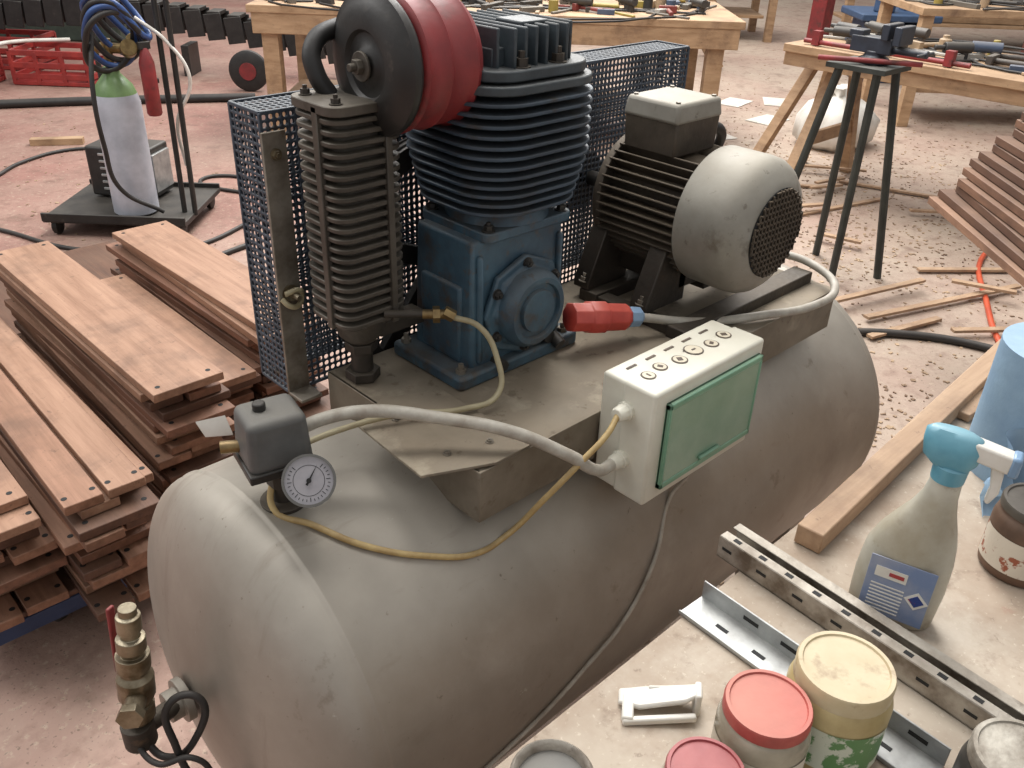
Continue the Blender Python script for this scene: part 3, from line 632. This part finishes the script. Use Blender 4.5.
# vise stand
P=E('vise_stand',(3.6,.8,.4));dg=M('dark_green_steel',(56,62,58),(38,44,42),.45,.3,12,.1,.5,(120,116,108))
mb=MB();mb.box((3.59,.80,.905),(.23,.25,.02))
for dx,dy,fx,fy_ in((-.08,.08,3.46,1.04),(-.08,-.08,3.56,.74),(.08,-.08,3.76,.62),(.08,.08,3.80,.95)):
    mb.cyl((3.59+dx,.80+dy,.90),(fx,fy_,.0),.017,n=10)
mb.done('stand',dg,P,.001)
vm=M('vise_blue_steel',(56,66,80),(40,46,56),.4,.4,12,.1,.3)
mb=MB();mb.lathe([(0,.06),(.02,.06),(.03,.04),(.05,.04)],(3.6,.79,.915),(0,0,1),24);mb.box((3.60,.80,.985),(.07,.17,.06)).box((3.60,.74,1.04),(.12,.03,.06)).box((3.60,.69,1.03),(.12,.03,.07)).box((3.6,.87,1.02),(.06,.06,.03));mb.cyl((3.6,.72,.975),(3.6,.58,.975),.015).cyl((3.53,.59,.975),(3.67,.59,.975),.006);mb.done('vise',vm,P,.004)
mb=MB();mb.cyl((3.45,.95,.93),(3.62,.60,.935),.010);mb.done('bar',redm,P)
# bag
P=E('white_rubble_bag',(5.75,1.95,.15));mb=MB()
loft(mb,[(0,.2,.16,0),(.05,.27,.22,0),(.18,.27,.23,.02),(.28,.2,.17,0),(.33,.09,.07,.02),(.38,.13,.05,.03)],24,2.6)
for i,q in enumerate(mb.v): mb.v[i]=q+V((5.75,1.95,0))+V((random.uniform(-.02,.02),random.uniform(-.02,.02),0))
mb.done('bag',white,P,ang=80)
# welding cart with cylinder
CO=V((1.49,3.28,0));F=frame(tuple(CO))
P=E('welding_cart',tuple(CO))
mb=MB(F);mb.box((0,.1,.08),(.66,.52,.025)).box((0,-.16,.095),(.66,.015,.04)).box((0,.36,.095),(.66,.015,.04))
for x in(.28,.33): mb.cyl((x,-.02,.08),(x,.02,1.25),.012,n=10)
mb.cyl((.28,.02,1.2),(.33,.02,1.2),.012).cyl((-.16,.34,.1),(-.16,.34,1.2),.012)
mb.done('cart_frame',blackm,P,.003)
mb=MB(F)
for x in(-.29,.29):
    for y in(-.11,.31): mb.lathe([(0,.03),(.004,.04),(.026,.04),(.03,.03)],(x-.015,y,.041),(1,0,0),20)
mb.done('cart_wheels',rubber,P)
cc=F@V((.06,-.03,0))
G=E('gas_cylinder',(cc.x,cc.y,.1));wp=M('cylinder_white',(182,184,192),(156,158,166),.35,.1,8,.03,.2);gp=M('cylinder_green',(120,148,96),(92,120,70),.4)
mb=MB();mb.lathe([(0,.088),(.01,.10),(.50,.10),(.54,.09)],(cc.x,cc.y,.093),(0,0,1),40);mb.done('cylinder_body',wp,G,ang=50)
mb=MB();mb.lathe([(0,.09),(.035,.078),(.065,.052),(.085,.035),(.11,.034)],(cc.x,cc.y,.633),(0,0,1),40);mb.done('cylinder_shoulder',gp,G,ang=50)
mb=MB();X,Y=cc.x,cc.y
mb.cyl((X,Y,.74),(X,Y,.86),.02).cyl((X-.06,Y+.06,.82),(X+.08,Y-.06,.82),.022).cyl((X+.06,Y-.08,.82),(X+.04,Y-.14,.84),.035).cyl((X+.10,Y-.04,.84),(X+.08,Y-.10,.86),.03);mb.done('regulator',brass,G,.002)
hb=M('blue_hose',(50,80,132),(36,60,106),.4)
for j in range(8):
    pts=[(X-.02+.010*j+.10*math.cos(i*1.05+j),Y-.10+.10*math.sin(i*1.05+j)*-1*.8,.86+.02*j+.13*math.sin(i*1.05+j*.7)) for i in range(6)]
    tube('coiled_hose_%d'%j,pts,.013,hb if j%2 else rubber,G,True)
tube('drop_hose',[(X-.08,Y-.08,.9),(X-.14,Y-.14,.7),(X-.14,Y-.14,.45),(X-.10,Y-.12,.25),(X+.06,Y-.16,.12)],.01,rubber,G)
tube('drop_hose_second',[(X+.10,Y-.10,.95),(X+.20,Y-.16,.85),(X+.26,Y-.20,.70),(X+.20,Y-.14,.5),(X+.22,Y-.12,.3)],.008,white,G)
ee=F@V((.25,-.10,0))
G=E('fire_extinguisher',(ee.x,ee.y,.7));mb=MB();mb.lathe([(0,.026),(.01,.032),(.22,.032),(.26,.02),(.28,.012)],(ee.x,ee.y,.56),(0,0,1),24);mb.done('bottle',redm,G);mb=MB();mb.box((ee.x,ee.y,.85),(.05,.02,.03)).box((ee.x+.03,ee.y+.03,.70),(.03,.05,.02));mb.done('valve_and_bracket',blackm,G,.002)
wo=F@V((-.05,.225,.0935));F2=frame(tuple(wo));F2=F2@Matrix.Rotation(math.radians(-8),4,'Z')
G=E('welding_machine',tuple(wo))
mb=MB(F2);mb.box((0,0,.13),(.32,.20,.24)).box((0,0,.28),(.03,.14,.025));mb.done('case',blackm,G,.02,seg=3)
mb=MB(F2)
for i in range(6): mb.box((.02,-.103,.05+i*.033),(.22,.010,.012))
mb.box((.163,0,.13),(.02,.16,.18))
mb.done('front_louvres',galv,G,.002)
# red crates
crm=M('red_crate_plastic',(160,54,48),(128,40,38),.4)
for k,(cx,cy) in enumerate(((1.75,7.1),(2.35,7.6),(2.45,6.75))):
    P=E('plastic_crate',(cx,cy,.1));F2=frame((cx,cy,0));mb=MB(F2)
    mb.box((0,0,.02),(.6,.4,.03))
    for z in(.07,.15,.24):
        mb.box((0,-.19,z),(.6,.02,.04)).box((0,.19,z),(.6,.02,.04)).box((-.29,0,z),(.02,.4,.04)).box((.29,0,z),(.02,.4,.04))
    for x in(-.29,-.1,.1,.29):
        for y in(-.19,.19): mb.box((x,y,.13),(.03,.022,.24))
    mb.done('crate',crm,P,.003)
tube('white_air_line',[(1.5,6.9,.27),(1.9,6.8,.29),(2.2,6.95,.29),(2.6,6.9,.28)],.015,white,None)
P=E('cable_drag_chain',(3,8.0,.5));F2=frame((1.75,8.1,.0));mb=MB(F2)
for i in range(30):
    x=i*.16;z=.30+.16*math.sin(i*.16);mb.box((x,0,z+.1),(.10,.2,.03)).box((x,-.1,z),(.14,.02,.20),(0,8*math.cos(i*.16),0)).box((x,.1,z),(.14,.02,.20))
for x in(.2,2.3,4.5): mb.box((x,0,.12),(.06,.25,.24))
mb.done('links',blackm,P,.004)
P=E('machine_tool',(3.2,8.8,.5));mb=MB(frame((2.0,9.8,0)));mb.box((1,.3,.3),(2.4,.8,.6)).box((1,.3,.75),(2.0,.3,.3)).cyl((.2,-.1,.6),(.2,.2,.6),.2).cyl((1.8,-.15,.45),(1.8,-.1,.45),.12);mb.done('body',M('machine_green',(60,72,62),(44,54,48),.5),P,.02)
P=E('cart_wheel',(3.3,5.75,.15));mb=MB();mb.lathe([(0,.06),(0,.13),(.01,.15),(.05,.15),(.06,.13),(.06,.06)],(3.42,5.60,.152),(.7,.7,0),36);mb.done('tyre',rubber,P);mb=MB();mb.lathe([(0,.065),(.05,.065)],(3.415,5.595,.152),(.7,.7,0),24);mb.cyl((3.42,5.60,.152),(3.64,5.82,.152),.02);mb.done('hub',redm,P)
def floortube(name,pts,r,mat): o=tube(name,[(x,y,r) for x,y in pts],r,mat);return o
floortube('steel_pipe',[(1.2,6.35),(2.2,5.9),(3.3,5.3)],.03,rubber)
floortube('electric_cable',[(.9,4.3),(1.2,4.42),(1.45,4.65),(1.75,4.75),(2.0,4.6)],.010,rubber)
floortube('electric_cable',[(.8,4.0),(1.0,3.6),(1.2,3.1),(1.5,2.85),(1.9,2.95),(2.2,3.2),(2.3,3.6),(2.1,3.75),(2.15,3.4),(2.4,3.15)],.010,rubber)
floortube('electric_cable',[(.9,3.3),(1.1,2.85),(1.4,2.65),(1.8,2.7)],.012,rubber)
floortube('electric_cable',[(2.6,3.9),(2.5,3.2),(2.2,2.8),(1.95,2.8)],.008,rubber)
P=E('timber_batten',(1.75,4.95,.02));mb=MB();mb.box((1.75,4.95,.02),(.30,.06,.04),(0,0,-30));mb.done('batten',pine,P,.002)
floortube('orange_air_hose',[(5.2,.55),(4.8,.45),(4.3,.38),(3.9,.2),(3.4,-.08),(3.0,-.5)],.012,M('orange_hose',(196,84,50),(170,66,40),.4))
floortube('black_hose',[(2.75,.55),(3.0,.48),(3.25,.28),(3.4,.0),(3.4,-.4)],.016,rubber)
P=E('scrap_laths',(4,.6,.02));mb=MB();rnd=random.Random(5)
for i in range(24):
    x,y=rnd.uniform(3.3,5.2),rnd.uniform(-.1,1.7);L=rnd.uniform(.2,.9);mb.box((x,y,.009+.002*i),(L,.03,.012),(0,0,rnd.uniform(-80,-10)))
mb.done('laths',plankm,P,.001)
P=E('paper_scraps',(5,2,0));mb=MB()
for x,y,a in((5.9,3.2,60),(6.3,3.1,10),(5.6,2.9,40),(6.0,2.6,0),(6.6,2.9,35),(5.3,2.6,70)): mb.box((x,y,.004),(.3,.2,.004),(0,0,a))
mb.done('sheets',white,P)
P=E('scissor_sawhorse',(7.3,4.4,.4));F2=frame((7.2,4.2,0));mb=MB(F2)
for y in(0,.7):
    for s_ in(-1,1): mb.box((0,y,.43),(.05,.06,1.0),(0,s_*35,0))
mb.box((0,.35,.86),(.9,.08,.05)).box((.3,.35,.88),(.06,1.0,.05)).box((-.3,.35,.88),(.06,1.0,.05));mb.done('frame',pine,P,.003)
def tab(name,o,L,D,H,mat,seed,N=22,ang=None):
    F2=frame(o,ang);P=E(name,o);mb=MB(F2);mb.box((L/2,D/2,H-.03),(L,D,.05))
    for x in(.06,L-.06):
        for y in(.06,D-.06): mb.box((x,y,(H-.05)/2),(.08,.08,H-.05))
    mb.box((L/2,D/2,.25),(L*.9,D*.8,.03)).box((L/2,D/2,.33),(L*.5,D*.6,.12));mb.done('table',mat,P,.003)
    toolbits(name+'_clutter',F2,.1,L-.1,.1,D-.1,H-.004,N,seed)
tab('assembly_bench',(6.6,1.9,0),2.4,.9,.82,pine,21,60)
tab('assembly_bench',(7.4,6.4,0),2.6,.9,.85,pine,22,40)
tab('assembly_bench',(5.2,7.8,0),2.4,.9,.85,teaks[1],23,40)
tab('assembly_bench',(9.6,4.0,0),3.0,1.0,.85,pine,24,50)
for k,(nm,x,y,c) in enumerate((('drill_press',8.3,2.9,(60,82,112)),('bandsaw_machine',9.6,.4,(74,92,80)),('drill_press',6.1,.3,(92,72,56)),('bandsaw_machine',10.2,2.0,(104,62,54)))):
    P=E(nm,(x,y,.4));mb=MB(frame((x,y,0)));mb.box((0,0,.25),(.5,.45,.5)).box((0,0,.55),(.7,.6,.06)).box((.2,.1,.75),(.15,.15,.4)).cyl((-.1,-.1,.58),(-.1,-.1,.8),.09).cyl((0,-.24,.35),(0,-.28,.35),.12);mb.done('body',M('machine_paint_%d'%k,c,None,.5),P,.012)
P=E('roof_support_post',(8.6,3.72,1));mb=MB();mb.box((8.6,3.72,1.6),(.16,.16,3.2)).box((8.6,3.72,.02),(.3,.3,.04));mb.done('post',redm,P,.01)
wm=M('wall_plaster',(196,190,180),(176,168,158),.9,0,2,.1)
MB().box((17,8,2.5),(.2,30,5)).done('wall_right',wm);MB().box((4,19,2.5),(30,.2,5)).done('wall_back',wm)
# ------------------------------------------------------------------ light
w=bpy.data.worlds.new('world');S.world=w;w.use_nodes=True;bg=w.node_tree.nodes['Background'];bg.inputs[0].default_value=(.97,.98,1,1);bg.inputs[1].default_value=.64
def area(name,loc,tgt,sx,sy,en,col=(1,1,1)):
    d=bpy.data.lights.new(name,'AREA');d.shape='RECTANGLE';d.size=sx;d.size_y=sy;d.energy=en;d.color=col
    o=bpy.data.objects.new(name,d);S.collection.objects.link(o);o.location=loc;o.rotation_euler=(V(tgt)-V(loc)).to_track_quat('-Z','Y').to_euler()
area('skylight_main',(3.2,2.2,5.2),(1.3,.3,.5),2.0,6,470,(1,.99,.98))
area('skylight_left',(-1.2,3.0,5),(.8,.3,.5),1.5,5,170,(1,1,1))
area('skylight_far',(7,6,5.5),(7,5,0),3,7,560,(1,.99,.98))
S.view_settings.view_transform='Standard';S.view_settings.look='None';S.view_settings.exposure=0
